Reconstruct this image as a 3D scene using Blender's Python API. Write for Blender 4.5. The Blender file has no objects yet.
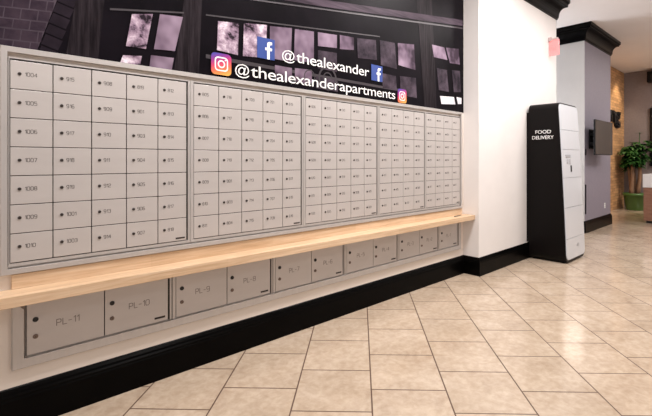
import bpy, bmesh, math, random
from mathutils import Vector, Matrix
random.seed(7)
S = bpy.context.scene
COL = S.collection

# ------------------------------------------------------------------ camera
F_PX, YAW = 416.0, math.radians(46.345)
cd = bpy.data.cameras.new('camera'); cam = bpy.data.objects.new('camera', cd); COL.objects.link(cam)
cam.location = (0, 0, 1.40)
cam.rotation_euler = (math.pi/2, 0, YAW - math.pi/2)
cd.sensor_width = 36; cd.lens = F_PX/652*36
cd.shift_x = -24/652; cd.shift_y = -48/652
cd.clip_start = .05; cd.clip_end = 100
S.camera = cam

# ------------------------------------------------------------------ world, lights, exposure
w = bpy.data.worlds.new('world'); S.world = w; w.use_nodes = True
w.node_tree.nodes['Background'].inputs[0].default_value = (1.0, .93, .90, 1)
w.node_tree.nodes['Background'].inputs[1].default_value = 0.46
S.view_settings.view_transform = 'Standard'; S.view_settings.look = 'None'
S.view_settings.exposure = 0.0; S.view_settings.gamma = 1.0; S.view_settings.use_curve_mapping = False

def area(name, loc, rot, size, power, col, sy=None):
    l = bpy.data.lights.new(name, 'AREA'); l.energy = power; l.color = col
    l.shape = 'RECTANGLE'; l.size = size; l.size_y = sy or size
    o = bpy.data.objects.new(name, l); COL.objects.link(o); o.location = loc; o.rotation_euler = rot
    return o
WARM = (1, .90, .80); NEUT = (1, .955, .93); COOL = (.88, .93, 1)
area('ceiling_lamp', (0.5, 1.55, 3.90), (0, 0, 0), 0.7, 66, NEUT)
area('ceiling_lamp', (2.6, 1.55, 3.90), (0, 0, 0), 0.7, 78, NEUT)
area('ceiling_lamp', (4.6, 1.35, 3.90), (0, 0, 0), 0.7, 82, NEUT)
area('ceiling_lamp', (2.4, -1.6, 3.90), (0, 0, 0), 0.8, 38, NEUT)
area('ceiling_lamp', (6.4, 0.9, 3.90), (0, 0, 0), 0.7, 62, NEUT)
area('ceiling_lamp', (9.8, 0.0, 3.90), (0, 0, 0), 0.8, 60, NEUT)
area('ceiling_lamp', (12.6, 0.4, 3.90), (0, 0, 0), 0.9, 120, WARM)
area('daylight_window', (7.92, 5.7, 1.9), (math.radians(90), 0, math.radians(180)), 1.5, 110, COOL, 3.2)
def spot(name, loc, target, power, col, angle, blend=.6, radius=.05):
    l = bpy.data.lights.new(name, 'SPOT'); l.energy = power; l.color = col
    l.spot_size = math.radians(angle); l.spot_blend = blend; l.shadow_soft_size = radius
    o = bpy.data.objects.new(name, l); COL.objects.link(o); o.location = loc
    o.rotation_euler = (Vector(target)-Vector(loc)).to_track_quat('-Z', 'Y').to_euler()
    return o
spot('accent_downlight', (12.2, 2.75, 3.93), (12.4, 3.33, 2.2), 85, (1, .80, .55), 80)
spot('accent_downlight', (13.6, 2.75, 3.93), (13.7, 3.33, 2.2), 60, (1, .80, .55), 80)

# ------------------------------------------------------------------ materials
def mat(name, col, rough=.5, metal=0, spec=.5):
    m = bpy.data.materials.new(name); m.use_nodes = True
    b = m.node_tree.nodes['Principled BSDF']
    b.inputs['Base Color'].default_value = (*col, 1); b.inputs['Roughness'].default_value = rough
    b.inputs['Metallic'].default_value = metal; b.inputs['Specular IOR Level'].default_value = spec
    return m
class NT:
    def __init__(s, m): s.t = m.node_tree; s.b = s.t.nodes['Principled BSDF']
    def n(s, typ, **kw):
        x = s.t.nodes.new(typ)
        for k, v in kw.items():
            if k in x.inputs.keys(): x.inputs[k].default_value = v
            else: setattr(x, k, v)
        return x
    def l(s, a, b): s.t.links.new(a, b)
    def coords(s, scale=(1, 1, 1), rot=(0, 0, 0), loc=(0, 0, 0)):
        g = s.n('ShaderNodeNewGeometry'); mp = s.n('ShaderNodeMapping')
        mp.inputs['Scale'].default_value = scale; mp.inputs['Rotation'].default_value = rot
        mp.inputs['Location'].default_value = loc
        s.l(g.outputs['Position'], mp.inputs['Vector']); return mp.outputs['Vector']
    def noise(s, vec, scale, detail=4, rough=.55, dist=0):
        x = s.n('ShaderNodeTexNoise'); x.inputs['Scale'].default_value = scale
        x.inputs['Detail'].default_value = detail; x.inputs['Roughness'].default_value = rough
        x.inputs['Distortion'].default_value = dist
        s.l(vec, x.inputs['Vector']); return x.outputs['Fac']
    def ramp(s, fac, stops):
        r = s.n('ShaderNodeValToRGB'); e = r.color_ramp.elements
        while len(e) < len(stops): e.new(.5)
        for k, (p, c) in enumerate(stops): e[k].position = p; e[k].color = (*c, 1)
        s.l(fac, r.inputs['Fac']); return r.outputs['Color']
    def mix(s, fac, a, b, mode='MIX'):
        x = s.n('ShaderNodeMix', data_type='RGBA', blend_type=mode)
        for v, i in ((fac, 0), (a, 6), (b, 7)):
            if isinstance(v, (int, float)): x.inputs[i].default_value = v
            elif isinstance(v, tuple): x.inputs[i].default_value = (*v, 1)
            else: s.l(v, x.inputs[i])
        return x.outputs[2]
    def bump(s, h, strength, dist=.01):
        b = s.n('ShaderNodeBump'); b.inputs['Strength'].default_value = strength; b.inputs['Distance'].default_value = dist
        s.l(h, b.inputs['Height']); s.l(b.outputs['Normal'], s.b.inputs['Normal'])
    def base(s, c): s.l(c, s.b.inputs['Base Color'])

def noisy(name, c0, c1, scale, rough=.5, metal=0, spec=.5, stretch=(1, 1, 1), bump=0):
    m = mat(name, c0, rough, metal, spec); t = NT(m); v = t.coords(stretch)
    f = t.noise(v, scale); t.base(t.ramp(f, [(.3, c0), (.7, c1)]))
    if bump: t.bump(f, bump, .003)
    return m

M = {}
M['paint'] = noisy('cream_paint', (.83, .75, .68), (.86, .78, .71), 3, .6, bump=.05)
M['paint_white'] = noisy('white_paint', (.80, .77, .76), (.84, .81, .80), 3, .55, bump=.05)
M['paint_grey'] = noisy('grey_paint', (.47, .455, .445), (.50, .485, .475), 3, .6)
M['ceiling'] = noisy('ceiling_paint', (.80, .76, .75), (.83, .79, .78), 2, .8)
M['black'] = noisy('black_gloss_paint', (.0012, .0011, .0012), (.002, .0018, .0018), 6, .28, spec=.06)
M['metal'] = noisy('brushed_champagne_metal', (.555, .52, .505), (.585, .55, .535), 4, .42, .3, stretch=(1, 1, 3))
M['trimmetal'] = noisy('satin_trim_metal', (.54, .51, .495), (.58, .55, .535), 6, .38, .45, stretch=(8, 1, 1))
M['gap'] = mat('dark_gap', (.03, .022, .02), .7)
M['lock'] = mat('lock_metal', (.10, .085, .08), .3, .8)
M['lockdark'] = mat('keyhole_black', (.006, .005, .005), .4)
M['knob'] = mat('bronze_lock', (.20, .15, .13), .35, .7)
M['ink'] = mat('engraved_grey', (.07, .06, .058), .6)
M['ink2'] = mat('engraved_light_grey', (.20, .17, .16), .6)
M['white'] = mat('white_vinyl', (.90, .90, .90), .5)
M['fb'] = mat('blue_vinyl', (.018, .055, .27), .45)
M['pot'] = mat('green_glazed_pot', (.075, .17, .040), .3)
M['soil'] = noisy('soil', (.02, .014, .01), (.05, .035, .02), 40, .9)
M['bark'] = noisy('bark', (.16, .09, .05), (.34, .20, .12), 14, .8, stretch=(1, 1, .3))
M['leaf'] = noisy('leaf', (.008, .040, .008), (.040, .125, .022), 6, .4)
M['lockblack'] = mat('locker_black', (.004, .003, .003), .35, spec=.12)
M['lockwhite'] = mat('locker_white_gloss', (.71, .74, .79), .10)
M['seam'] = mat('locker_seam', (.42, .43, .46), .5)
M['tvscreen'] = mat('tv_screen', (.085, .070, .060), .25)  # brownish tone puts the reflection on the screen into its colour
M['tvblack'] = mat('tv_black', (.006, .006, .007), .4, spec=.2)
M['countertop'] = mat('white_quartz', (.82, .82, .83), .2)
M['pen'] = mat('pen_black', (.01, .01, .01), .35)

# floor: beige marble-look tiles laid diagonally, half offset
m = mat('floor_tile', (.6, .5, .4), .16, spec=.5); t = NT(m); M['floor'] = m
TS = .4548; U0, V0 = .59*.4515, -.155*.4515
g = t.coords(rot=(0, 0, -math.pi/4), loc=(-U0, -V0, 0))
br = t.n('ShaderNodeTexBrick'); br.offset = .5; br.offset_frequency = 2; br.squash = 1
br.inputs['Scale'].default_value = 1; br.inputs['Brick Width'].default_value = TS; br.inputs['Row Height'].default_value = TS
br.inputs['Mortar Size'].default_value = .0048; br.inputs['Mortar Smooth'].default_value = .2
br.inputs['Color1'].default_value = (.78, .78, .78, 1); br.inputs['Color2'].default_value = (1, 1, 1, 1); br.inputs['Bias'].default_value = 0
t.l(g, br.inputs['Vector'])
w0 = t.coords()
cloud = t.noise(w0, 3.6, 8, .62, .6); fine = t.noise(w0, 22, 5, .6, .3)
c = t.ramp(cloud, [(.28, (.38, .285, .205)), (.5, (.515, .408, .302)), (.68, (.60, .49, .385))])
c = t.mix(.4, c, t.ramp(fine, [(.35, (.40, .30, .22)), (.65, (.63, .52, .415))]))
c = t.mix(.35, c, br.outputs['Color'], 'MULTIPLY')
c = t.mix(br.outputs['Fac'], c, (.10, .055, .035))
t.base(c)
rr = t.n('ShaderNodeMapRange'); t.l(br.outputs['Fac'], rr.inputs[0]); rr.inputs[3].default_value = .15; rr.inputs[4].default_value = .7
t.l(rr.outputs[0], t.b.inputs['Roughness'])
inv = t.n('ShaderNodeMath', operation='SUBTRACT'); inv.inputs[0].default_value = 1; t.l(br.outputs['Fac'], inv.inputs[1])
t.bump(inv.outputs[0], .35, .002)

# butcher-block wood
m = mat('birch_butcher_block', (.7, .5, .3), .38); t = NT(m); M['wood'] = m
v = t.coords((1.4, 22, 22)); v2 = t.coords((.8, 40, 40))
f = t.noise(v, 2.2, 6, .6, .4); f2 = t.noise(v2, 3, 4, .6)
c = t.ramp(f, [(.3, (.56, .37, .22)), (.5, (.74, .53, .35)), (.7, (.84, .66, .48))])
c = t.mix(.3, c, t.ramp(f2, [(.3, (.52, .33, .19)), (.7, (.86, .68, .49))]))
b2 = t.n('ShaderNodeTexBrick'); b2.inputs['Scale'].default_value = 1; b2.inputs['Brick Width'].default_value = .9; b2.inputs['Row Height'].default_value = .045
b2.inputs['Mortar Size'].default_value = .0005; b2.inputs['Color1'].default_value = (.82, .78, .72, 1); b2.inputs['Color2'].default_value = (1, 1, 1, 1)
b2.inputs['Mortar'].default_value = (.75, .7, .65, 1)
t.l(t.coords(loc=(0, 0.005, 0)), b2.inputs['Vector']); c = t.mix(.6, c, b2.outputs['Color'], 'MULTIPLY'); t.base(c)

# lavender-grey woven wallpaper
def wallpaper(name, c0, c1):
    m = mat(name, c0, .6); t = NT(m)
    f = t.noise(t.coords((60, 60, 6)), 2, 3); f2 = t.noise(t.coords((6, 6, 60)), 2, 3)
    mx = t.mix(.5, f, f2); t.base(t.ramp(mx, [(.35, c0), (.65, c1)])); t.bump(mx, .1, .002); return m
M['lavender'] = wallpaper('lavender_grey_wallpaper', (.235, .213, .27), (.29, .267, .325))
M['greywall'] = wallpaper('taupe_grey_wallpaper', (.19, .155, .155), (.24, .20, .20))

# accent wall: small timber blocks
m = mat('golden_timber_blocks', (.5, .3, .15), .6); t = NT(m); M['accent'] = m
sx = t.n('ShaderNodeSeparateXYZ'); gg = t.n('ShaderNodeNewGeometry'); t.l(gg.outputs['Position'], sx.inputs[0])
cx = t.n('ShaderNodeCombineXYZ'); t.l(sx.outputs['X'], cx.inputs['X']); t.l(sx.outputs['Z'], cx.inputs['Y'])
b3 = t.n('ShaderNodeTexBrick'); b3.inputs['Scale'].default_value = 1; b3.inputs['Brick Width'].default_value = .30; b3.inputs['Row Height'].default_value = .075
b3.inputs['Mortar Size'].default_value = .004; b3.inputs['Color1'].default_value = (.78, .44, .20, 1); b3.inputs['Color2'].default_value = (.34, .16, .07, 1)
b3.inputs['Mortar'].default_value = (.13, .07, .035, 1); t.l(cx.outputs[0], b3.inputs['Vector'])
t.base(t.mix(.4, b3.outputs['Color'], t.ramp(t.noise(t.coords((2, 2, 8)), 3), [(.3, (.42, .24, .12)), (.7, (.72, .46, .24))])))
t.bump(b3.outputs['Color'], .4, .01)

# walnut laminate of the counter
M['walnut'] = noisy('walnut_laminate', (.22, .10, .062), (.33, .17, .11), 5, .4, stretch=(1, 1, 9))

# mural print colours
def printmat(name, stops, scale, stretch=(1, 1, 1), dist=0, detail=6, rough=.38):
    m = mat(name, stops[0][1], rough, spec=.05); t = NT(m)
    t.base(t.ramp(t.noise(t.coords(stretch), scale, detail, .65, dist), stops)); return m
M['p_dark'] = printmat('print_dark', [(.3, (.002, .0014, .0024)), (.7, (.007, .005, .008))], 2.2)
M['p_brick'] = printmat('print_brick', [(.3, (.022, .015, .024)), (.7, (.055, .038, .052))], 9)
M['p_side'] = printmat('print_brick_shaded', [(.3, (.012, .009, .013)), (.7, (.025, .018, .026))], 9)
M['p_mortar'] = printmat('print_mortar', [(.3, (.05, .038, .05)), (.7, (.09, .07, .09))], 12)
M['p_pane'] = printmat('print_sky_in_glass', [(.40, (.02, .014, .02)), (.47, (.22, .15, .21)), (.55, (.40, .30, .38)), (.66, (.80, .70, .78))], 9, dist=.25)
M['p_mauve'] = printmat('print_mauve_sky', [(.36, (.045, .03, .045)), (.48, (.17, .12, .17)), (.68, (.33, .25, .33))], 3.0, dist=0, detail=3)
M['p_dim'] = printmat('print_dim_glass', [(.35, (.018, .014, .02)), (.7, (.10, .075, .10))], 7)
M['p_bright'] = printmat('print_bright_glass', [(.4, (.62, .60, .66)), (.6, (.85, .83, .88))], 8)
M['p_post'] = printmat('print_timber_post', [(.35, (.006, .0045, .006)), (.7, (.032, .025, .03))], 5, (9, 9, .6))
M['p_beam'] = printmat('print_beam', [(.3, (.025, .018, .025)), (.7, (.09, .066, .088))], 3, (.6, 1, 9))
M['p_line'] = mat('print_line', (.035, .027, .034), .4)

# gradient of the round-cornered camera badge
m = mat('camera_badge_gradient', (.7, .1, .3), .45); t = NT(m); M['ig'] = m
tc = t.n('ShaderNodeTexCoord'); sp = t.n('ShaderNodeSeparateXYZ'); t.l(tc.outputs['Object'], sp.inputs[0])
ad = t.n('ShaderNodeMath', operation='MULTIPLY_ADD'); t.l(sp.outputs['X'], ad.inputs[0]); ad.inputs[1].default_value = -.35; t.l(sp.outputs['Z'], ad.inputs[2])
mr = t.n('ShaderNodeMapRange'); t.l(ad.outputs[0], mr.inputs[0]); mr.inputs[1].default_value = -.085; mr.inputs[2].default_value = .085
t.base(t.ramp(mr.outputs[0], [(0, (.85, .40, .07)), (.28, (.78, .16, .06)), (.55, (.58, .03, .13)), (.8, (.24, .02, .25)), (1, (.06, .04, .34))]))

# red edge-lit exit sign
M['exitpanel'] = mat('exit_acrylic', (.75, .22, .22), .15)
b = M['exitpanel'].node_tree.nodes['Principled BSDF']; b.inputs['Emission Color'].default_value = (1, .30, .30, 1); b.inputs['Emission Strength'].default_value = .6
M['exitletter'] = mat('exit_letter', (.9, .3, .3), .3)
b = M['exitletter'].node_tree.nodes['Principled BSDF']; b.inputs['Emission Color'].default_value = (1, .12, .12, 1); b.inputs['Emission Strength'].default_value = .6
M['exitmount'] = mat('exit_housing', (.55, .42, .42), .4)

# ------------------------------------------------------------------ mesh helpers
def box(bm, x0, x1, y0, y1, z0, z1, bev=0, mi=0):
    r = bmesh.ops.create_cube(bm, size=1)
    vs = r['verts']
    for v in vs: v.co = Vector(((x0+x1)/2+v.co.x*(x1-x0), (y0+y1)/2+v.co.y*(y1-y0), (z0+z1)/2+v.co.z*(z1-z0)))
    es = list({e for v in vs for e in v.link_edges}); fs = {f for v in vs for f in v.link_faces}
    for f in fs: f.material_index = mi
    if bev: 
        r = bmesh.ops.bevel(bm, geom=es, offset=bev, segments=2, affect='EDGES', profile=.5)
        for f in r['faces']: f.material_index = mi
def cyl(bm, p0, p1, r0, r1=None, seg=16, mi=0, caps=True):
    p0, p1 = Vector(p0), Vector(p1); d = p1-p0; r1 = r0 if r1 is None else r1
    r = bmesh.ops.create_cone(bm, cap_ends=caps, cap_tris=False, segments=seg, radius1=r0, radius2=r1, depth=d.length)
    q = d.to_track_quat('Z', 'Y').to_matrix().to_4x4()
    bmesh.ops.transform(bm, matrix=Matrix.Translation((p0+p1)/2) @ q, verts=r['verts'])
    for f in {f for v in r['verts'] for f in v.link_faces}: f.material_index = mi
def lathe(bm, prof, c=(0, 0), seg=32, mi=0):
    rings = [[bm.verts.new((c[0]+r*math.cos(2*math.pi*k/seg), c[1]+r*math.sin(2*math.pi*k/seg), z)) for k in range(seg)] for r, z in prof]
    for a, b in zip(rings, rings[1:]):
        for k in range(seg):
            f = bm.faces.new((a[k], a[(k+1) % seg], b[(k+1) % seg], b[k])); f.material_index = mi; f.smooth = True
    bm.faces.new(rings[0][::-1]); bm.faces.new(rings[-1])
def poly(bm, pts, y, mi=0):          # flat face lying in a plane of constant Y, facing the room (-Y)
    vs = [bm.verts.new((p[0], y, p[1])) for p in pts]
    f = bm.faces.new(vs); f.material_index = mi; f.normal_update()
    if f.normal.y > 0: f.normal_flip()
    return f
def prism(bm, pts, y0, y1, mi=0):    # outline in X-Z, extruded from y0 (front) to y1 (back)
    a = [bm.verts.new((p[0], y0, p[1])) for p in pts]; b = [bm.verts.new((p[0], y1, p[1])) for p in pts]
    fs = [bm.faces.new(a), bm.faces.new(b[::-1])]
    n = len(pts)
    for k in range(n): fs.append(bm.faces.new((a[(k+1) % n], a[k], b[k], b[(k+1) % n])))
    for f in fs: f.material_index = mi
    bmesh.ops.recalc_face_normals(bm, faces=fs)
def rrect(x0, x1, z0, z1, r, n=6):
    P = []
    for cx_, cz_, a0 in ((x1-r, z0+r, -90), (x1-r, z1-r, 0), (x0+r, z1-r, 90), (x0+r, z0+r, 180)):
        for k in range(n+1):
            a = math.radians(a0+90*k/n); P.append((cx_+r*math.cos(a), cz_+r*math.sin(a)))
    return P
def ring(bm, outer, inner, y0, y1, mi=0):   # frame: outline with a hole, extruded
    n = len(outer); V = lambda p, y: bm.verts.new((p[0], y, p[1]))
    of, inf, ob, ib = [V(p, y0) for p in outer], [V(p, y0) for p in inner], [V(p, y1) for p in outer], [V(p, y1) for p in inner]
    fs = []
    for k in range(n):
        j = (k+1) % n
        fs += [bm.faces.new((of[k], of[j], inf[j], inf[k])), bm.faces.new((ob[k], ib[k], ib[j], ob[j])),
               bm.faces.new((of[k], ob[k], ob[j], of[j])), bm.faces.new((inf[k], inf[j], ib[j], ib[k]))]
    for f in fs: f.material_index = mi
    bmesh.ops.recalc_face_normals(bm, faces=fs)
def rect(x0, x1, z0, z1): return [(x0, z0), (x1, z0), (x1, z1), (x0, z1)]
def sweep(bm, path, prof, mi=0):
    n = len(path); offs = []
    dirs = [(Vector(path[k+1])-Vector(path[k])).normalized() for k in range(n-1)]
    nr = [Vector((d.y, -d.x)) for d in dirs]
    for k in range(n):
        if k == 0: offs.append(nr[0])
        elif k == n-1: offs.append(nr[-1])
        else: offs.append((nr[k-1]+nr[k])/(1+nr[k-1].dot(nr[k])))
    R = [[bm.verts.new((path[k][0]+offs[k].x*o, path[k][1]+offs[k].y*o, z)) for o, z in prof] for k in range(n)]
    fs = []
    for a, b in zip(R, R[1:]):
        for k in range(len(prof)):
            j = (k+1) % len(prof); fs.append(bm.faces.new((a[k], a[j], b[j], b[k])))
    fs += [bm.faces.new(R[0]), bm.faces.new(R[-1][::-1])]
    for f in fs: f.material_index = mi
    bmesh.ops.recalc_face_normals(bm, faces=fs)
def tube(bm, pts, rad, seg=10, mi=0):
    pts = [Vector(p) for p in pts]; R = []
    for k, p in enumerate(pts):
        d = (pts[min(k+1, len(pts)-1)]-pts[max(k-1, 0)]).normalized()
        u = d.orthogonal().normalized() if k == 0 else (R_u - d*R_u.dot(d)).normalized()
        R_u = u; v = d.cross(u); r = rad[k] if isinstance(rad, (list, tuple)) else rad
        R.append([bm.verts.new(p+(u*math.cos(2*math.pi*q/seg)+v*math.sin(2*math.pi*q/seg))*r) for q in range(seg)])
    for a, b in zip(R, R[1:]):
        for q in range(seg):
            f = bm.faces.new((a[q], a[(q+1) % seg], b[(q+1) % seg], b[q])); f.smooth = True; f.material_index = mi
    bm.faces.new(R[0][::-1]); bm.faces.new(R[-1])

def link(name, data, parent=None, loc=None):
    o = bpy.data.objects.new(name, data); COL.objects.link(o)
    if loc is not None: o.location = loc
    if parent: o.parent = parent
    return o
def build(name, bm, mats, parent=None, origin=None):
    """origin: world point the mesh's own origin is moved to (parents never rotate, so local = world - parent)"""
    me = bpy.data.meshes.new(name)
    pl = Vector((0, 0, 0))
    q = parent
    while q: pl += q.location; q = q.parent
    org = Vector(origin) if origin is not None else pl.copy()
    for v in bm.verts: v.co -= org
    bm.to_mesh(me); bm.free()
    for m_ in (mats if isinstance(mats, (list, tuple)) else [mats]): me.materials.append(m_)
    return link(name, me, parent, org-pl)
def thing(name, label, cat, loc, group=None):
    o = bpy.data.objects.new(name, None); COL.objects.link(o); o.location = loc; o.empty_display_size = .1
    return tag(o, label, cat, group)
def tag(o, label, cat, group=None):
    o['label'] = label; o['category'] = cat
    if group: o['group'] = group
    return o
def struct(name, bm, mats):
    o = build(name, bm, mats); o['kind'] = 'structure'; return o
BM = bmesh.new

_txt = {}
def text_mesh(s, width=None, height=None, depth=.0008, material=None, bold=0.0):
    """mesh of a line of text in its own X-Y plane, origin at lower left; height = cap height"""
    key = (s, width, height, depth, material.name, bold)
    if key in _txt: return _txt[key]
    cu = bpy.data.curves.new('text', 'FONT'); cu.body = s; cu.size = 1; cu.extrude = 0; cu.offset = bold; cu.space_character = .95
    cu.resolution_u = 3
    o = bpy.data.objects.new('text', cu); COL.objects.link(o)
    bpy.context.view_layer.update()
    dg = bpy.context.evaluated_depsgraph_get()
    me = bpy.data.meshes.new_from_object(o.evaluated_get(dg))
    bpy.data.objects.remove(o); bpy.data.curves.remove(cu)
    xs = [v.co.x for v in me.vertices]
    x0, x1 = min(xs), max(xs)
    sy = height/.73 if height else 1
    sx = width/(x1-x0) if width else sy
    for v in me.vertices: v.co = Vector(((v.co.x-x0)*sx, v.co.y*sy, 0))
    bm = BM(); bm.from_mesh(me)
    r = bmesh.ops.extrude_face_region(bm, geom=bm.faces[:])
    for v in [e for e in r['geom'] if isinstance(e, bmesh.types.BMVert)]: v.co.z += depth
    bmesh.ops.recalc_face_normals(bm, faces=bm.faces[:])
    bm.to_mesh(me); bm.free(); me.name = 'lettering'
    me.materials.clear(); me.materials.append(material)
    _txt[key] = me
    return me
_G = {
 '0': [[(.15, 0), (.55, 0), (.68, .14), (.68, .86), (.55, 1), (.15, 1), (.02, .86), (.02, .14), (.15, 0)]],
 '1': [[(.08, .78), (.34, 1), (.34, 0)]],
 '2': [[(.02, .84), (.15, 1), (.55, 1), (.68, .86), (.68, .62), (.55, .50), (.15, .38), (.02, .22), (.02, 0), (.68, 0)]],
 '3': [[(.04, 1), (.54, 1), (.67, .88), (.67, .64), (.54, .53), (.20, .53)], [(.54, .53), (.68, .40), (.68, .13), (.55, 0), (.04, 0)]],
 '4': [[(.56, 0), (.56, 1), (.02, .30), (.72, .30)]],
 '5': [[(.66, 1), (.04, 1), (.04, .56), (.54, .58), (.68, .45), (.68, .13), (.55, 0), (.02, 0)]],
 '6': [[(.62, 1), (.17, 1), (.02, .84), (.02, .14), (.15, 0), (.55, 0), (.68, .14), (.68, .42), (.55, .55), (.02, .55)]],
 '7': [[(.02, 1), (.68, 1), (.26, 0)]],
 '8': [[(.17, .54), (.04, .66), (.04, .88), (.17, 1), (.53, 1), (.66, .88), (.66, .66), (.53, .54), (.17, .54), (.02, .40), (.02, .13), (.15, 0), (.55, 0), (.68, .13), (.68, .40), (.53, .54)]],
 '9': [[(.08, 0), (.53, 0), (.68, .16), (.68, .86), (.55, 1), (.15, 1), (.02, .86), (.02, .58), (.15, .45), (.68, .45)]],
 'P': [[(.02, 0), (.02, 1), (.54, 1), (.68, .88), (.68, .58), (.54, .45), (.02, .45)]],
 'L': [[(.02, 1), (.02, 0), (.60, 0)]], '-': [[(.08, .48), (.52, .48)]]}
_ADV = {'1': .56, '-': .80, 'L': .84}
def stroke_mesh(s, cap, wx, th, depth, material):
    """number in wide rounded lettering made of even strokes; wx widens it"""
    key = (s, cap, wx, th)
    if key in _txt: return _txt[key]
    bm = BM(); x = 0
    for ch in s:
        for L in _G[ch]:
            P = [Vector(((x+a)*wx*cap, b*cap, 0)) for a, b in L]
            for k, (a, b) in enumerate(zip(P, P[1:])):
                d = (b-a).normalized(); nrm = Vector((-d.y, d.x, 0))*th/2; e = d*th*.32
                vs = [bm.verts.new(v) for v in (a-e-nrm, b+e-nrm, b+e+nrm, a-e+nrm)]
                vt = [bm.verts.new(v.co+Vector((0, 0, depth))) for v in vs]
                bm.faces.new(vt); bm.faces.new(vs[::-1])
                for m_ in range(4): bm.faces.new((vs[m_], vs[(m_+1) % 4], vt[(m_+1) % 4], vt[m_]))
        x += _ADV.get(ch, .93)
    me = bpy.data.meshes.new('door_number'); bm.to_mesh(me); bm.free(); me.materials.append(material); _txt[key] = me
    return me
FACE_ROOM = (math.pi/2, 0, 0)                    # text standing on a wall that faces -Y
FACE_LEFT = (math.pi/2, 0, -math.pi/2)           # text on a face that faces -X (reads towards -Y)
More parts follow.
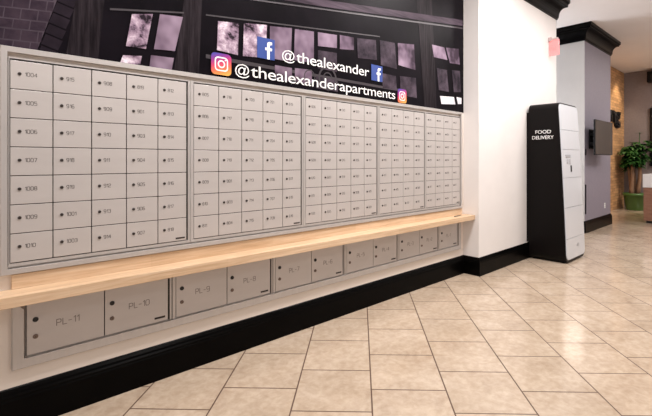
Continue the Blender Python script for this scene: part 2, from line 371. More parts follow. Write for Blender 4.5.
MURAL = {'pane': [[(0.793, 2.294), (0.915, 2.324), (0.874, 2.095), (0.759, 2.092)], [(0.958, 2.334), (1.105, 2.35), (1.053, 2.115), (0.921, 2.103)], [(0.743, 2.034), (0.85, 2.047), (0.839, 1.983), (0.726, 1.983)], [(0.903, 2.062), (1.046, 2.068), (1.027, 1.96), (0.891, 1.96)], [(1.352, 2.38), (1.515, 2.403), (1.507, 2.167), (1.344, 2.174)], [(1.555, 2.412), (1.753, 2.442), (1.744, 2.186), (1.547, 2.167)], [(1.78, 2.44), (1.988, 2.47), (1.978, 2.193), (1.78, 2.192)], [(2.018, 2.469), (2.216, 2.49), (2.216, 2.223), (2.008, 2.214)], [(2.26, 2.495), (2.478, 2.515), (2.478, 2.399), (2.26, 2.376)], [(2.514, 2.523), (2.689, 2.536), (2.689, 2.42), (2.514, 2.397)], [(1.826, 2.145), (1.988, 2.146), (1.988, 2.032), (1.826, 2.035)], [(2.018, 2.151), (2.194, 2.161), (2.194, 2.042), (2.018, 2.036)], [(3.323, 2.608), (3.591, 2.644), (3.617, 2.373), (3.331, 2.382)], [(3.921, 2.707), (4.17, 2.719), (4.233, 2.583), (3.959, 2.572)], [(4.201, 2.725), (4.472, 2.758), (4.506, 2.573), (4.286, 2.556)]],
 'bright': [[(4.078, 2.141), (4.372, 2.16), (4.405, 2.073), (4.109, 2.051)], [(4.428, 2.166), (4.54, 2.165), (4.54, 2.091), (4.461, 2.084)]],
 'dim': [[(3.047, 2.584), (3.275, 2.599), (3.307, 2.337), (3.062, 2.34)], [(2.728, 2.539), (2.989, 2.572), (3.004, 2.379), (2.742, 2.355)], [(3.077, 2.263), (3.291, 2.263), (3.307, 2.121), (3.091, 2.116)], [(3.355, 2.272), (3.626, 2.288), (3.643, 2.073), (3.372, 2.076)], [(2.26, 2.341), (2.478, 2.355), (2.478, 2.185), (2.26, 2.187)], [(4.018, 2.456), (4.222, 2.463), (4.264, 2.208), (4.058, 2.208)], [(4.329, 2.479), (4.506, 2.493), (4.529, 2.238), (4.372, 2.22)], [(2.238, 2.116), (2.49, 2.115), (2.49, 2.008), (2.238, 2.014)]],
 'post': [[(1.125, 2.548), (1.242, 2.582), (1.214, 1.973), (1.046, 1.969)], [(3.608, 3.451), (3.901, 3.521), (4.018, 1.951), (3.788, 1.955)], [(0.511, 2.373), (0.652, 2.413), (0.61, 1.971), (0.454, 1.979)]],
 'beam': [[(1.605, 2.715), (2.282, 2.784), (4.575, 3.136), (4.575, 3.062), (2.271, 2.721), (1.523, 2.632)]],
 'line': [[(1.523, 2.596), (4.575, 3.043), (4.575, 3.024), (1.523, 2.585)], [(1.264, 2.408), (3.047, 2.623), (3.047, 2.613), (1.264, 2.398)], [(1.264, 2.132), (3.626, 2.136), (3.626, 2.114), (1.264, 2.104)], [(0.673, 2.301), (1.112, 2.385), (1.112, 2.375), (0.673, 2.289)]],
 'brick': [[(0.098, 2.332), (0.157, 2.342), (0.152, 2.293), (0.092, 2.284)], [(0.162, 2.343), (0.225, 2.353), (0.219, 2.303), (0.156, 2.294)], [(0.229, 2.354), (0.295, 2.365), (0.289, 2.313), (0.223, 2.304)], [(0.3, 2.366), (0.368, 2.377), (0.362, 2.324), (0.294, 2.314)], [(0.374, 2.378), (0.435, 2.388), (0.429, 2.334), (0.367, 2.325)], [(0.064, 2.273), (0.123, 2.281), (0.117, 2.235), (0.059, 2.228)], [(0.128, 2.282), (0.189, 2.291), (0.183, 2.244), (0.122, 2.236)], [(0.193, 2.292), (0.257, 2.301), (0.251, 2.253), (0.188, 2.244)], [(0.262, 2.302), (0.329, 2.311), (0.323, 2.262), (0.256, 2.253)], [(0.334, 2.312), (0.404, 2.322), (0.397, 2.272), (0.328, 2.263)], [(0.098, 2.226), (0.157, 2.233), (0.152, 2.187), (0.092, 2.18)], [(0.162, 2.234), (0.225, 2.242), (0.219, 2.194), (0.156, 2.187)], [(0.229, 2.242), (0.295, 2.251), (0.289, 2.202), (0.223, 2.195)], [(0.3, 2.252), (0.368, 2.26), (0.362, 2.21), (0.294, 2.203)], [(0.374, 2.261), (0.401, 2.264), (0.394, 2.214), (0.367, 2.211)], [(0.064, 2.17), (0.123, 2.176), (0.117, 2.128), (0.059, 2.122)], [(0.128, 2.177), (0.189, 2.183), (0.183, 2.134), (0.122, 2.128)], [(0.193, 2.184), (0.257, 2.191), (0.251, 2.14), (0.188, 2.134)], [(0.262, 2.192), (0.329, 2.199), (0.323, 2.147), (0.256, 2.141)], [(0.334, 2.2), (0.383, 2.205), (0.377, 2.152), (0.328, 2.148)], [(0.098, 2.119), (0.157, 2.124), (0.152, 2.08), (0.092, 2.076)], [(0.162, 2.125), (0.225, 2.13), (0.219, 2.086), (0.156, 2.081)], [(0.229, 2.131), (0.295, 2.137), (0.289, 2.091), (0.223, 2.086)], [(0.3, 2.137), (0.366, 2.144), (0.36, 2.097), (0.294, 2.091)], [(0.064, 2.066), (0.123, 2.071), (0.117, 2.02), (0.059, 2.017)], [(0.128, 2.071), (0.189, 2.076), (0.183, 2.024), (0.122, 2.02)], [(0.193, 2.076), (0.257, 2.081), (0.251, 2.028), (0.188, 2.024)], [(0.262, 2.082), (0.329, 2.087), (0.323, 2.032), (0.256, 2.028)], [(0.334, 2.087), (0.349, 2.088), (0.343, 2.034), (0.328, 2.033)], [(0.098, 2.012), (0.157, 2.015), (0.152, 1.969), (0.092, 1.966)], [(0.162, 2.015), (0.225, 2.019), (0.219, 1.972), (0.156, 1.969)], [(0.229, 2.019), (0.295, 2.023), (0.289, 1.975), (0.223, 1.972)], [(0.3, 2.023), (0.332, 2.025), (0.326, 1.976), (0.294, 1.975)]],
 'side': [[(0.449, 2.396), (0.53, 2.378), (0.508, 2.321), (0.429, 2.338)], [(0.431, 2.33), (0.511, 2.311), (0.49, 2.257), (0.411, 2.276)], [(0.414, 2.268), (0.493, 2.247), (0.472, 2.194), (0.394, 2.214)], [(0.397, 2.206), (0.475, 2.184), (0.454, 2.129), (0.377, 2.15)], [(0.379, 2.142), (0.456, 2.118), (0.437, 2.07), (0.361, 2.092)], [(0.363, 2.084), (0.44, 2.059), (0.418, 2.003), (0.343, 2.026)], [(0.345, 2.018), (0.421, 1.992), (0.401, 1.942), (0.326, 1.967)]],
 'mortar': [[(0.06, 2.333), (0.454, 2.412), (0.329, 2.0), (0.32, 1.977), (0.06, 1.969)]]}
# ------------------------------------------------------------------ setting
ZC, YW, YP, YCOL = 3.985, 2.775, 2.565, 2.66
bm = BM(); box(bm, -3, 16, -5, 8, -.1, 0); struct('floor', bm, M['floor'])
bm = BM(); box(bm, -3, 16, -5, 8, ZC, ZC+.1); struct('ceiling', bm, M['ceiling'])
bm = BM(); box(bm, -1.6, 4.6, YW, YW+.15, 0, ZC); struct('wall_left', bm, M['paint'])
bm = BM(); box(bm, 4.6, 7.06, YP, 6, 0, ZC); struct('wall_front', bm, M['paint_white'])
bm = BM(); box(bm, 8.74, 10.44, YCOL, 6, 0, ZC)
for f in bm.faces:
    f.material_index = 1 if f.normal.x < -.5 else 0
struct('wall_column', bm, [M['lavender'], M['paint_grey']])
bm = BM(); box(bm, 10.44, 14.46, 3.33, 3.5, 0, ZC); struct('wall_accent', bm, M['accent'])
bm = BM(); box(bm, 14.46, 14.6, -5, 3.5, 0, ZC); struct('wall_back', bm, M['greywall'])
bm = BM(); box(bm, 7.06, 8.74, 6, 6.12, 0, ZC); struct('wall_corridor', bm, M['paint_white'])

BASE = [(0, 0), (.028, 0), (.028, .158), (.024, .166), (.024, .176), (.018, .186), (.015, .198), (.006, .212), (0, .218)]
bm = BM(); sweep(bm, [(-1.6, YW), (4.6, YW), (4.6, YP), (7.06, YP), (7.06, 6)], BASE); struct('baseboard_left', bm, M['black'])
bm = BM(); sweep(bm, [(8.74, 6), (8.74, YCOL), (10.44, YCOL), (10.44, 3.33)], [(o_, z*1.05) for o_, z in BASE]); struct('baseboard_column', bm, M['black'])
CR = [(0, 3.685), (.016, 3.685), (.016, 3.705), (.026, 3.712), (.030, 3.735)]
for k in range(1, 8):
    a = math.radians(90*k/7); CR.append((.030+.095*(1-math.cos(a)), 3.735+.15*math.sin(a)))
CR += [(.135, 3.892), (.135, 3.912), (.148, 3.920), (.158, 3.935), (.158, ZC), (0, ZC)]
bm = BM(); sweep(bm, [(-1.6, YW), (4.6, YW), (4.6, YP), (7.06, YP), (7.06, 6)], [(o_, z-.02 if z < 3.91 else z) for o_, z in CR]); struct('trim_1', bm, M['black'])
bm = BM(); sweep(bm, [(8.74, 6), (8.74, YCOL), (10.44, YCOL), (10.44, 3.33)], CR); struct('trim_2', bm, M['black'])

# ------------------------------------------------------------------ mural print above the mailboxes
mural = thing('wall_mural', 'dark photo mural of brick and old windows on wall above the mailboxes', 'mural', (2.2, YW, 1.99))
X0, X1 = -1.5, 4.596
ys = YW-.004
bm = BM(); box(bm, X0, X1, ys, YW, 1.987, 3.683, mi=0)
order = ['mortar', 'brick', 'side', 'post', 'beam', 'line', 'dim', 'pane', 'bright']
mm = [M['p_dark']]+[M['p_'+k] for k in order]+[M['p_mauve']]
def clip(P):
    out = []
    for (a, b) in zip(P, P[1:]+P[:1]):                       # clip to the sheet's lower and upper edge
        out.append(a)
    P = out
    for lim, sgn in ((1.989, 1), (3.68, -1)):
        q = []
        for a, b in zip(P, P[1:]+P[:1]):
            ia, ib = (a[1]-lim)*sgn >= 0, (b[1]-lim)*sgn >= 0
            if ia: q.append(a)
            if ia != ib:
                s = (lim-a[1])/(b[1]-a[1]); q.append((a[0]+s*(b[0]-a[0]), lim))
        P = q
        if len(P) < 3: return None
    return [(min(max(x, X0+.002), X1-.002), z) for x, z in P]
for k, key in enumerate(order):
    for n_, P in enumerate(MURAL[key]):
        P = clip([tuple(p) for p in P])
        if P: poly(bm, P, ys-.0006*(k+1), 10 if key == 'pane' and n_ in (1, 3, 6, 7, 8, 9, 10, 11, 12, 13, 14) else k+1)
# wrought-iron scroll in the print
for cx_, cz_, r0, r1 in ((2.37, 2.112, .088, .105), (2.37, 2.112, .045, .055), (2.17, 2.10, .05, .06)):
    N = 28
    for q in range(N):
        a, b_ = 2*math.pi*q/N, 2*math.pi*(q+1)/N
        poly(bm, [(cx_+r0*math.cos(a), cz_+r0*math.sin(a)), (cx_+r1*math.cos(a), cz_+r1*math.sin(a)), (cx_+r1*math.cos(b_), cz_+r1*math.sin(b_)), (cx_+r0*math.cos(b_), cz_+r0*math.sin(b_))], ys-.0061, 6)
build('print_sheet', bm, mm, mural)
yl = ys-.0075
def mural_text(s, x, z, width, cap, bold=.0):
    o = link('lettering', text_mesh(s, width, cap, .0008, M['white'], bold), mural, Vector((x, yl, z))-mural.location)
    o.rotation_euler = FACE_ROOM
mural_text('@', 1.89, 2.203, .125, .080, .0)
mural_text('thealexander', 2.03, 2.20, .86, .094)
mural_text('@', 1.482, 2.026, .118, .080, .0)
mural_text('thealexanderapartments', 1.612, 2.022, 1.665, .094)
def f_logo(x0, x1, z0, z1):
    bm = BM(); box(bm, x0, x1, yl, yl+.001, z0, z1)
    o = build('social_badge', bm, M['fb'], mural)
    s = (z1-z0); cx_ = x0+(x1-x0)*.62
    bm = BM(); tk = s*.12
    pts = [(cx_-tk/2, z0)]
    P = [(cx_-tk/2, z0), (cx_+tk/2+.004, z0), (cx_+tk/2+.004, z0+s*.42), (cx_+s*.20, z0+s*.42), (cx_+s*.22, z0+s*.55), (cx_+tk/2+.004, z0+s*.55),
         (cx_+tk/2+.004, z0+s*.66), (cx_+tk/2+.012, z0+s*.71), (cx_+s*.22, z0+s*.72), (cx_+s*.22, z0+s*.845), (cx_+s*.07, z0+s*.85), (cx_-tk*.2, z0+s*.82),
         (cx_-tk/2, z0+s*.74), (cx_-tk/2, z0+s*.55), (cx_-s*.17, z0+s*.55), (cx_-s*.17, z0+s*.42), (cx_-tk/2, z0+s*.42)]
    prism(bm, P, yl-.0012, yl-.0002)
    build('letter', bm, M['white'], o)
f_logo(1.665, 1.822, 2.178, 2.338)
f_logo(2.922, 3.082, 2.172, 2.326)
def cam_logo(x0, x1, z0, z1):
    cx_, cz_ = (x0+x1)/2, (z0+z1)/2; w_ = (x1-x0)
    bm = BM(); prism(bm, rrect(x0, x1, z0, z1, w_*.2), yl, yl+.001)
    o = build('social_badge', bm, M['ig'], mural, origin=(cx_, yl, cz_))
    bm = BM(); h = w_*.33; t_ = w_*.06
    ring(bm, rrect(cx_-h, cx_+h, cz_-h, cz_+h, w_*.17), rrect(cx_-h+t_, cx_+h-t_, cz_-h+t_, cz_+h-t_, w_*.12), yl-.0012, yl-.0002)
    C = lambda r: [(cx_+r*math.cos(2*math.pi*k/24), cz_+r*math.sin(2*math.pi*k/24)) for k in range(24)]
    ring(bm, C(w_*.185), C(w_*.12), yl-.0012, yl-.0002)
    dcx, dcz = cx_+w_*.2, cz_+w_*.2
    prism(bm, [(dcx+w_*.035*math.cos(2*math.pi*k/12), dcz+w_*.035*math.sin(2*math.pi*k/12)) for k in range(12)], yl-.0012, yl-.0002)
    build('camera_glyph', bm, M['white'], o)
cam_logo(1.300, 1.453, 2.003, 2.156)
cam_logo(3.318, 3.462, 1.995, 2.139)

# ------------------------------------------------------------------ mailboxes
def surround(name, label, x0, x1, z0, z1, wd, top=True):
    t_ = thing(name, label, 'frame', ((x0+x1)/2, YW, z0))
    O, I = rect(x0, x1, z0, z1), rect(x0+wd, x1-wd, z0+wd, z1-wd)
    cc = ((x0+x1)/2, (z0+z1)/2)
    for k, nm in enumerate(('bottom_rail', 'side_rail', 'top_rail', 'side_rail')):
        if k == 2 and not top: continue
        a, b, c_, d = O[k], O[(k+1) % 4], I[(k+1) % 4], I[k]
        # mitred bar: stepped face, higher outer band, sloping inner edge
        def lerp(p_, q_, s): return (p_[0]+(q_[0]-p_[0])*s, p_[1]+(q_[1]-p_[1])*s)
        prof = [(0, -.0008), (0, -.024), (.10, -.030), (.98, -.030), (1, -.029), (1, -.0008)]
        bm = BM(); R = []
        for A, B in ((a, d), (b, c_)):
            R.append([bm.verts.new((lerp(A, B, s)[0], YW+y, lerp(A, B, s)[1])) for s, y in prof])
        n = len(prof)
        for m_ in range(n): bm.faces.new((R[0][m_], R[0][(m_+1) % n], R[1][(m_+1) % n], R[1][m_]))
        bm.faces.new(R[0]); bm.faces.new(R[1][::-1]); bmesh.ops.recalc_face_normals(bm, faces=bm.faces[:])
        build(nm, bm, M['trimmetal'], t_)
surround('mailbox_surround', 'long grey metal trim frame around the wall of small numbered mailboxes', .171, 4.530, .809, 1.985, .030)
surround('parcel_locker_surround', 'long grey metal trim frame around the parcel lockers under the wooden shelf', .218, 4.500, .312, .670, .050, False)

def seq(a, n): return [str(a+k) for k in range(n)]
UNITS = [
 (.213, 1.129, [seq(1004, 7), ['915', '916', '917', '918', '919', '1001', '1003'], seq(908, 7), ['819', '901', '903', '904', '905', '906', '907'], seq(812, 7)],
  'leftmost unit of five-column mailboxes, doors numbered from 1004'),
 (1.177, 2.076, [seq(805, 7), ['716', '717', '718', '719', '801', '803', '804'], seq(709, 7), ['701']+seq(703, 6), seq(613, 7)],
  'second mailbox unit from the left, below the round-cornered camera badge'),
 (2.126, 2.996, [seq(606, 7), ['517', '518', '519', '601', '603', '604', '605'], seq(510, 7), seq(503, 7), seq(414, 6)+['501']],
  'middle mailbox unit of the five in the upper frame'),
 (3.040, 3.768, [seq(407, 7), ['318', '319', '401', '403', '404', '405', '406'], seq(311, 7), seq(304, 7)],
  'second mailbox unit from the right, four columns below the small camera badge'),
 (3.806, 4.500, [seq(215, 5)+['301', '303'], seq(208, 7), ['119', '201', '203', '204', '205', '206', '207'], seq(112, 7)],
  'rightmost mailbox unit with four columns, ending near the white wall'),
]
ZB, ZT = .868, 1.918
YD = YW-.012                                                  # front of the doors is at YD-.008
def lock_mesh():
    bm = BM(); cyl(bm, (0, 0, 0), (0, -.004, 0), .0085, .0078, 20, 0); cyl(bm, (0, -.004, 0), (0, -.0055, 0), .0052, .0052, 16, 0)
    box(bm, -.0009, .0009, -.0062, -.0050, -.0035, .0035, mi=1)
    me = bpy.data.meshes.new('lock'); bm.to_mesh(me); bm.free(); me.materials.append(M['lock']); me.materials.append(M['lockdark']); return me
LOCK = lock_mesh()
def plate(parent, x, z, w_=.06, h_=.010):
    bm = BM(); box(bm, x, x+w_, YD-.0092, YD-.008, z, z+h_); 
    o = build('maker_plate', bm, M['gap'], parent); return o
def unit_frame(u, x0, x1, z0, z1, wl, wr, wt, wb):
    # slim lip set back behind the trim, a dark reveal between them
    bm = BM(); ring(bm, rect(x0-wl, x1+wr, z0-wb, z1+wt), rect(x0-.001, x1+.010, z0, z1), YW-.020, YW-.0045)
    build('frame', bm, M['trimmetal'], u)
    bm = BM(); box(bm, x0-wl-.0012, x1+wr+.0012, YW-.004, YW-.0005, z0-wb-.001, z1+wt+.001); build('back_panel', bm, M['gap'], u)
UNITS = [(a*.998-.002, b*.998-.002, c, d) for a, b, c, d in UNITS]
for i, (x0, x1, cols, lab) in enumerate(UNITS):
    u = thing('mailbox_unit', lab, 'mailbox', ((x0+x1)/2, YW, ZB), 'mailbox units above the wooden shelf')
    L = .004 if i == 0 else (x0-UNITS[i-1][1])/2-.0035
    R_ = .003 if i == 4 else (UNITS[i+1][0]-x1)/2-.0035
    L = .005 if i == 0 else L+.002; R_ = .006 if i == 4 else R_+.002
    unit_frame(u, x0, x1, ZB-.003, ZT+.007, L, R_, .008, .016)
    n = len(cols); cw = (x1-x0)/n; rh = (ZT-ZB)/7
    bm = BM(); box(bm, -cw/2+.0022, cw/2-.0022, -.008, 0, -rh/2+.0022, rh/2-.0022, bev=.0014)
    dm = bpy.data.meshes.new('door'); bm.to_mesh(dm); bm.free(); dm.materials.append(M['metal'])
    for c_, col in enumerate(cols):
        for r_, s in enumerate(col):
            dx, dz = x0+cw*(c_+.5), ZT-rh*(r_+.5)
            d = link('door', dm, u, Vector((dx, YD, dz))-u.location)
            k = link('lock', LOCK, d, (-cw/2+.040, -.008, .006))
            t_ = link('door_number', stroke_mesh(s, .0190, .86, .0022, .0004, M['ink']), d, (-cw/2+.062, -.0082, -.003))
            t_.rotation_euler = FACE_ROOM
            if c_ == n-1 and r_ == 6: plate(d, x1-.072, ZB+.014)

# parcel lockers under the shelf
PL = [(.280, 1.010, [11, 10]), (1.058, 1.782, [9, 8]), (1.828, 2.548, [7, 6]), (2.594, 3.300, [5, 4]), (3.344, 4.026, [3, 2]), (4.070, 4.438, [1])]
PL = [(a*.998-.002, b*.998-.002, c) for a, b, c in PL]
PLLAB = ['parcel locker unit with doors PL-11 and PL-10 under the left end of the shelf', 'parcel locker unit with doors PL-9 and PL-8 under the shelf',
 'parcel locker unit with doors PL-7 and PL-6 under the shelf', 'parcel locker unit with doors PL-5 and PL-4 under the shelf',
 'parcel locker unit with doors PL-3 and PL-2 under the shelf', 'narrow single-door parcel locker unit under the right end of the shelf']
bm = BM(); cyl(bm, (0, 0, 0), (0, -.004, 0), .0135, .0125, 20, 0); cyl(bm, (0, -.004, 0), (0, -.005, 0), .010, .010, 16, 0)
HOLE = bpy.data.meshes.new('lock'); bm.to_mesh(HOLE); bm.free(); HOLE.materials.append(M['lockdark'])
bm = BM(); cyl(bm, (0, 0, 0), (0, -.005, 0), .0125, .011, 20, 0); cyl(bm, (0, -.005, 0), (0, -.0065, 0), .006, .006, 16, 0); box(bm, -.001, .001, -.0072, -.006, -.004, .004, mi=1)
KNOB = bpy.data.meshes.new('master_lock'); bm.to_mesh(KNOB); bm.free(); KNOB.materials.append(M['knob']); KNOB.materials.append(M['lockdark'])
PZ0, PZ1 = .370, .667
for i, (x0, x1, ns) in enumerate(PL):
    u = thing('parcel_locker', PLLAB[i], 'parcel locker', ((x0+x1)/2, YW, PZ0), 'parcel lockers below the wooden shelf')
    L = .002 if i == 0 else (x0-PL[i-1][1])/2-.003
    R_ = .003 if i == 5 else (PL[i+1][0]-x1)/2-.003
    unit_frame(u, x0, x1, PZ0-.003, PZ1+.003, L, R_, .0, .002)
    cw = (x1-x0)/len(ns)
    for c_, n_ in enumerate(ns):
        dx = x0+cw*(c_+.5)
        bm = BM(); box(bm, dx-cw/2+.0025, dx+cw/2-.0025, YD-.008, YD, PZ0, PZ1, bev=.0014)
        d = build('door', bm, M['metal'], u, origin=(dx, YD, PZ0))
        link('lock', HOLE, d, (-cw/2+.040, -.008, .552-PZ0)); link('master_lock', KNOB, d, (-cw/2+.040, -.008, .462-PZ0))
        s = 'PL-%d' % n_
        t_ = link('door_number', stroke_mesh(s, .033, .92, .0036, .0004, M['ink2']), d, (-cw/2+.132, -.0082, .494-PZ0))
        t_.rotation_euler = FACE_ROOM
        if c_ == len(ns)-1: plate(d, x1-.085, PZ0+.020, .065, .012)

# ------------------------------------------------------------------ wooden shelf with upstand
sh = thing('wooden_shelf', 'long pale butcher block shelf on wall between mailboxes and parcel lockers', 'shelf', (2.3, YW, .672))
bm = BM(); box(bm, .0, 4.598, 2.613, YW-.0005, .674, .730, bev=.003); build('shelf_board', bm, M['wood'], sh)
bm = BM(); box(bm, .218, 4.535, YW-.019, YW-.0005, .7305, .8055, bev=.0015); build('upstand', bm, M['wood'], sh)
bm = BM(); cyl(bm, (4.26, 2.690, .7345), (4.44, 2.712, .7345), .004, .004, 12); cyl(bm, (4.44, 2.712, .7345), (4.455, 2.7138, .7345), .004, .001, 12)
box(bm, 4.27, 4.30, 2.6915, 2.6945, .738, .7395)
tag(build('pen', bm, M['pen'], origin=(4.32, 2.706, .7305)), 'black pen lying near the right end of the wooden shelf', 'pen')

# ------------------------------------------------------------------ food delivery locker
LX0, LX1 = 5.935, 6.672
fy = lambda z: 2.032+.105*(z/2.17)**1.25                     # front leans back towards the top
lk = thing('delivery_locker', 'tall black food delivery locker with white doors against the white wall', 'locker', ((LX0+LX1)/2, 2.3, 0))
def sheared(bm, pts, off0, off1, mi=0):
    a = [bm.verts.new((x, fy(z)+off0, z)) for x, z in pts]
    b = [bm.verts.new((x, (fy(z)+off1) if off1 is not None else 2.530, z)) for x, z in pts]
    n = len(pts); fs = [bm.faces.new(a), bm.faces.new(b[::-1])]
    for k in range(n): fs.append(bm.faces.new((a[(k+1) % n], a[k], b[k], b[(k+1) % n])))
    for f in fs: f.material_index = mi
    bmesh.ops.recalc_face_normals(bm, faces=fs)
def rz(x0, x1, z0, z1, r):                                   # outline with extra points up the sides so the lean can curve
    P = rrect(x0, x1, z0, z1, r); out = []
    for a, b in zip(P, P[1:]+P[:1]):
        out.append(a)
        if abs(a[1]-b[1]) > .5:
            for k in range(1, 10): out.append((a[0]+(b[0]-a[0])*k/10, a[1]+(b[1]-a[1])*k/10))
    return out
bm = BM(); sheared(bm, rz(LX0, LX1, .012, 2.188, .085), 0, None); body = build('body', bm, M['lockblack'], lk)
bm = BM(); box(bm, LX0+.004, LX1-.004, 2.531, YP-.001, .24, 2.075, bev=.004); build('rear_panel', bm, M['lockblack'], lk)
bm = BM(); box(bm, LX0+.06, LX1-.06, 2.07, 2.50, 0, .011); build('plinth', bm, M['lockblack'], lk)
# white door fascia: five doors share the rounded outline
FX0, FX1 = LX0+.012, LX1-.010
outline = rz(FX0, FX1, .045, 2.171, .075)
cuts = [2.18, 1.815, 1.545, 1.155, .75, .33, .03]
def band(P, lo, hi):
    for lim, sgn in ((lo, 1), (hi, -1)):
        q = []
        for a, b in zip(P, P[1:]+P[:1]):
            ia, ib = (a[1]-lim)*sgn >= 0, (b[1]-lim)*sgn >= 0
            if ia: q.append(a)
            if ia != ib:
                s = (lim-a[1])/(b[1]-a[1]); q.append((a[0]+s*(b[0]-a[0]), lim))
        P = q
    return P
bm = BM(); sheared(bm, outline, -.004, .002); build('fascia', bm, M['seam'], lk)
for k in range(6):
    P = band(rz(FX0+.004, FX1-.004, .049, 2.167, .072), cuts[k+1]+.0025, cuts[k]-.0025)
    bm = BM(); sheared(bm, P, -.011, -.003)
    d = build('control_panel' if k == 2 else 'door', bm, M['lockwhite'], lk)
    if k == 2:
        for nm, x0, x1, z0, z1, mt in (('display', 6.06, 6.25, 1.44, 1.475, M['seam']), ('card_reader', 6.10, 6.155, 1.355, 1.415, M['seam']), ('keypad', 6.19, 6.24, 1.345, 1.415, M['seam']),
                                       ('scanner', 6.235, 6.275, 1.235, 1.325, M['tvblack'])):
            bm = BM(); sheared(bm, rect(x0, x1, z0, z1), -.016, -.010); build(nm, bm, mt, d)
    if k == 5:
        bm = BM(); sheared(bm, rrect(6.34, 6.43, .19, .235, .02), -.0125, -.010); build('badge', bm, M['seam'], d)
bm = BM(); cyl(bm, (LX1, 2.20, 1.25), (LX1+.02, 2.20, 1.25), .016, .014, 16); box(bm, LX1+.02, LX1+.028, 2.185, 2.215, 1.235, 1.265, bev=.002); build('side_knob', bm, M['lockdark'], lk)
def side_text(s, y, z, width, cap):
    o = link('lettering', text_mesh(s, width, cap, .001, M['white'], .002), lk, Vector((LX0-.0006, y, z))-lk.location)
    o.rotation_euler = FACE_LEFT
side_text('FOOD', 2.437, 1.768, .212, .050)
side_text('DELIVERY', 2.482, 1.690, .292, .050)

# ------------------------------------------------------------------ exit sign sticking out of the white wall
ex = thing('exit_sign', 'small glowing pinkish red exit sign sticking out high on the white wall', 'exit sign', (6.74, YP, 3.10))
bm = BM(); box(bm, 6.715, 6.765, 2.515, YP-.001, 3.245, 3.31, bev=.006); box(bm, 6.725, 6.755, 2.42, 2.52, 3.262, 3.290, bev=.004); build('mount', bm, M['exitmount'], ex)
bm = BM(); box(bm, 6.734, 6.746, 2.405, 2.550, 3.02, 3.262, bev=.003); build('panel', bm, M['exitpanel'], ex)
o = link('lettering', text_mesh('EXIT', .105, .075, .001, M['exitletter'], .01), ex, Vector((6.7335, 2.542, 3.10))-ex.location); o.rotation_euler = FACE_LEFT

# ------------------------------------------------------------------ lavender column: television, switch, cable cover, outlet
tv = thing('television', 'flat television on a bracket, standing off the lavender column', 'television', (9.19, YCOL, 1.83))
bm = BM(); box(bm, 8.63, 9.75, 2.445, 2.475, 1.495, 2.160, bev=.005); build('housing', bm, M['tvblack'], tv)
bm = BM(); box(bm, 8.642, 9.738, 2.443, 2.4448, 1.512, 2.148); build('screen', bm, M['tvscreen'], tv)
bm = BM(); box(bm, 8.90, 9.56, 2.4755, 2.52, 1.56, 2.08, bev=.01); build('rear_cover', bm, M['tvblack'], tv)
bm = BM(); box(bm, 8.98, 9.45, 2.640, YCOL-.001, 1.62, 2.00, bev=.004)
for z in (1.72, 1.90): box(bm, 9.0, 9.07, 2.52, 2.642, z-.03, z+.03, bev=.003); box(bm, 9.32, 9.39, 2.52, 2.642, z-.03, z+.03, bev=.003)
build('wall_bracket', bm, M['tvblack'], tv)
bm = BM(); box(bm, 8.76, 8.815, YCOL-.012, YCOL-.001, 1.49, 1.61, bev=.003); box(bm, 8.78, 8.795, YCOL-.018, YCOL-.011, 1.53, 1.57, bev=.002)
tag(build('wall_switch', bm, M['tvblack'], origin=(8.79, YCOL, 1.49)), 'small black wall switch on the left edge of the lavender column', 'switch')
bm = BM(); box(bm, 8.762, 8.795, YCOL-.016, YCOL-.001, .36, .93, bev=.004)
tag(build('cable_cover', bm, M['tvblack'], origin=(8.78, YCOL, .36)), 'narrow upright black strip on the lavender column above its baseboard', 'cable cover')
bm = BM(); box(bm, 9.98, 10.05, YCOL-.008, YCOL-.001, .38, .49, bev=.002); box(bm, 10.0, 10.03, YCOL-.010, YCOL-.007, .40, .425, mi=1); box(bm, 10.0, 10.03, YCOL-.010, YCOL-.007, .445, .47, mi=1)
tag(build('power_outlet', bm, [M['white'], M['seam']], origin=(10.015, YCOL, .38)), 'white power outlet low on the lavender column', 'outlet')

# ------------------------------------------------------------------ black letters on the timber wall
lt = link('wall_lettering', text_mesh('ng', .98, .46, .05, M['tvblack'], .03), None, (12.93, 3.328, 2.47)); lt.rotation_euler = FACE_ROOM
tag(lt, 'thick black raised letters on the golden timber wall', 'sign')

# ------------------------------------------------------------------ potted tree
PX, PY = 13.86, 2.93
pt = thing('potted_tree', 'leafy potted tree with bare trunks in green pot by the taupe wall', 'potted plant', (PX, PY, 0))
bm = BM(); lathe(bm, [(.205, 0), (.215, .02), (.268, .40), (.290, .40), (.295, .47), (.275, .475), (.262, .43), (.10, .425)], (PX, PY)); build('pot', bm, M['pot'], pt)
bm = BM(); lathe(bm, [(.25, .426), (.255, .44), (.10, .455)], (PX, PY)); build('soil', bm, M['soil'], pt)
tips = []
for k, (dx, dy, top) in enumerate(((-.10, .04, 1.55), (.03, -.07, 1.70), (.11, .05, 1.42), (-.01, .09, 1.62))):
    bm = BM(); P = []
    for q in range(9):
        s = q/8; P.append((PX+dx*(1+.5*s)+.025*math.sin(5*s+k), PY+dy*(1+.5*s)+.025*math.cos(4*s+k), .43+(top-.43)*s))
    tube(bm, P, [.058-.026*q/8 for q in range(9)]); build('trunk', bm, M['bark'], pt); tips.append(Vector(P[-1])); tips.append(Vector(P[6]))
bm = BM(); rng = random.Random(3)
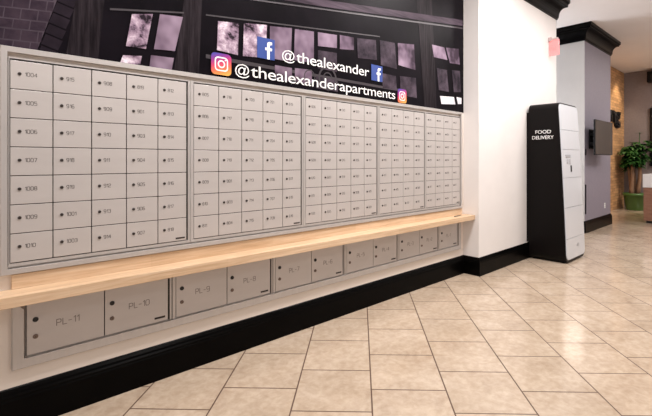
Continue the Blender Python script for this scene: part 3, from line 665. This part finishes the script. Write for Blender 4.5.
def leaf(bm, p, d, L, wd):
    d = d.normalized(); s = d.cross(Vector((0, 0, 1))).normalized(); up = s.cross(d)
    prev = None
    for q in range(6):
        tq = q/5; wq = wd*math.sin(math.pi*min(1, .08+tq*.92))**.8 if q < 5 else .002
        c_ = p+d*L*tq-Vector((0, 0, 1))*L*.45*tq*tq
        row = [bm.verts.new(c_-s*wq+up*wq*.25), bm.verts.new(c_), bm.verts.new(c_+s*wq+up*wq*.25)]
        if prev:
            for a in (0, 1):
                f = bm.faces.new((prev[a], prev[a+1], row[a+1], row[a])); f.smooth = True
        prev = row
for tp in tips:
    for k in range(24):
        a = rng.uniform(0, 2*math.pi); el = rng.uniform(-.3, 1.1)
        d = Vector((math.cos(a)*math.cos(el), math.sin(a)*math.cos(el), math.sin(el)))
        pet = rng.uniform(.10, .26); c_ = tp+d*pet
        if c_.y > 3.12: c_.y = 3.12
        if c_.x > 14.2: c_.x = 14.2
        tube(bm, [tp, tp+d*pet*.5+Vector((0, 0, .02)), c_], .005, 5)
        for q in range(5):
            b_ = a+(q-2)*.5; dd = Vector((math.cos(b_), math.sin(b_), rng.uniform(-.2, .35)))
            L = rng.uniform(.13, .21)
            e = c_+dd*L
            if e.y > 3.29 or e.x > 14.42: continue
            leaf(bm, c_, dd, L, .044)
top = max(tips, key=lambda v: v.z)
tube(bm, [top, top+Vector((.0, .0, .25)), top+Vector((.02, 0, .48))], .010, 6)
for k in range(5):
    a = k*1.3; leaf(bm, top+Vector((.02, 0, .44)), Vector((math.cos(a), math.sin(a), .5)), .12, .022)
build('foliage', bm, M['leaf'], pt)

# ------------------------------------------------------------------ counter, wall screen, projector box
ct = thing('counter', 'walnut counter with a thick white top at the right edge', 'counter', (11.8, 1.5, 0))
bm = BM(); box(bm, 11.08, 12.9, .6, 2.20, .79, 1.085, bev=.008); build('countertop', bm, M['countertop'], ct)
bm = BM(); box(bm, 11.095, 12.88, .62, 2.185, .06, .789, bev=.002); build('cabinet', bm, M['walnut'], ct)
bm = BM(); box(bm, 11.14, 12.84, .66, 2.14, 0, .059); build('toe_kick', bm, M['lockdark'], ct)
ws = thing('wall_screen', 'large black screen on the taupe wall, cut off by the right edge', 'screen', (14.46, 2.0, 1.23))
bm = BM(); box(bm, 14.40, 14.458, 1.1, 2.69, 1.23, 2.885, bev=.006); build('housing', bm, M['tvblack'], ws)
bm = BM(); box(bm, 14.397, 14.3995, 1.12, 2.67, 1.25, 2.865); build('screen', bm, mat('dark_screen', (.006, .006, .007), .2), ws)
sb = thing('loudspeaker', 'black loudspeaker hung high on the taupe wall above the black screen', 'loudspeaker', (14.46, 2.55, 3.6))
bm = BM(); box(bm, 14.20, 14.42, 2.34, 2.72, 3.60, 3.90, bev=.015); build('cabinet', bm, M['tvblack'], sb)
bm = BM(); box(bm, 14.42, 14.459, 2.48, 2.58, 3.70, 3.80, bev=.003); build('wall_bracket', bm, M['tvblack'], sb)
bm = BM(); cyl(bm, (14.199, 2.53, 3.75), (14.192, 2.53, 3.75), .11, .10, 24); build('speaker_cone', bm, M['lockdark'], sb)
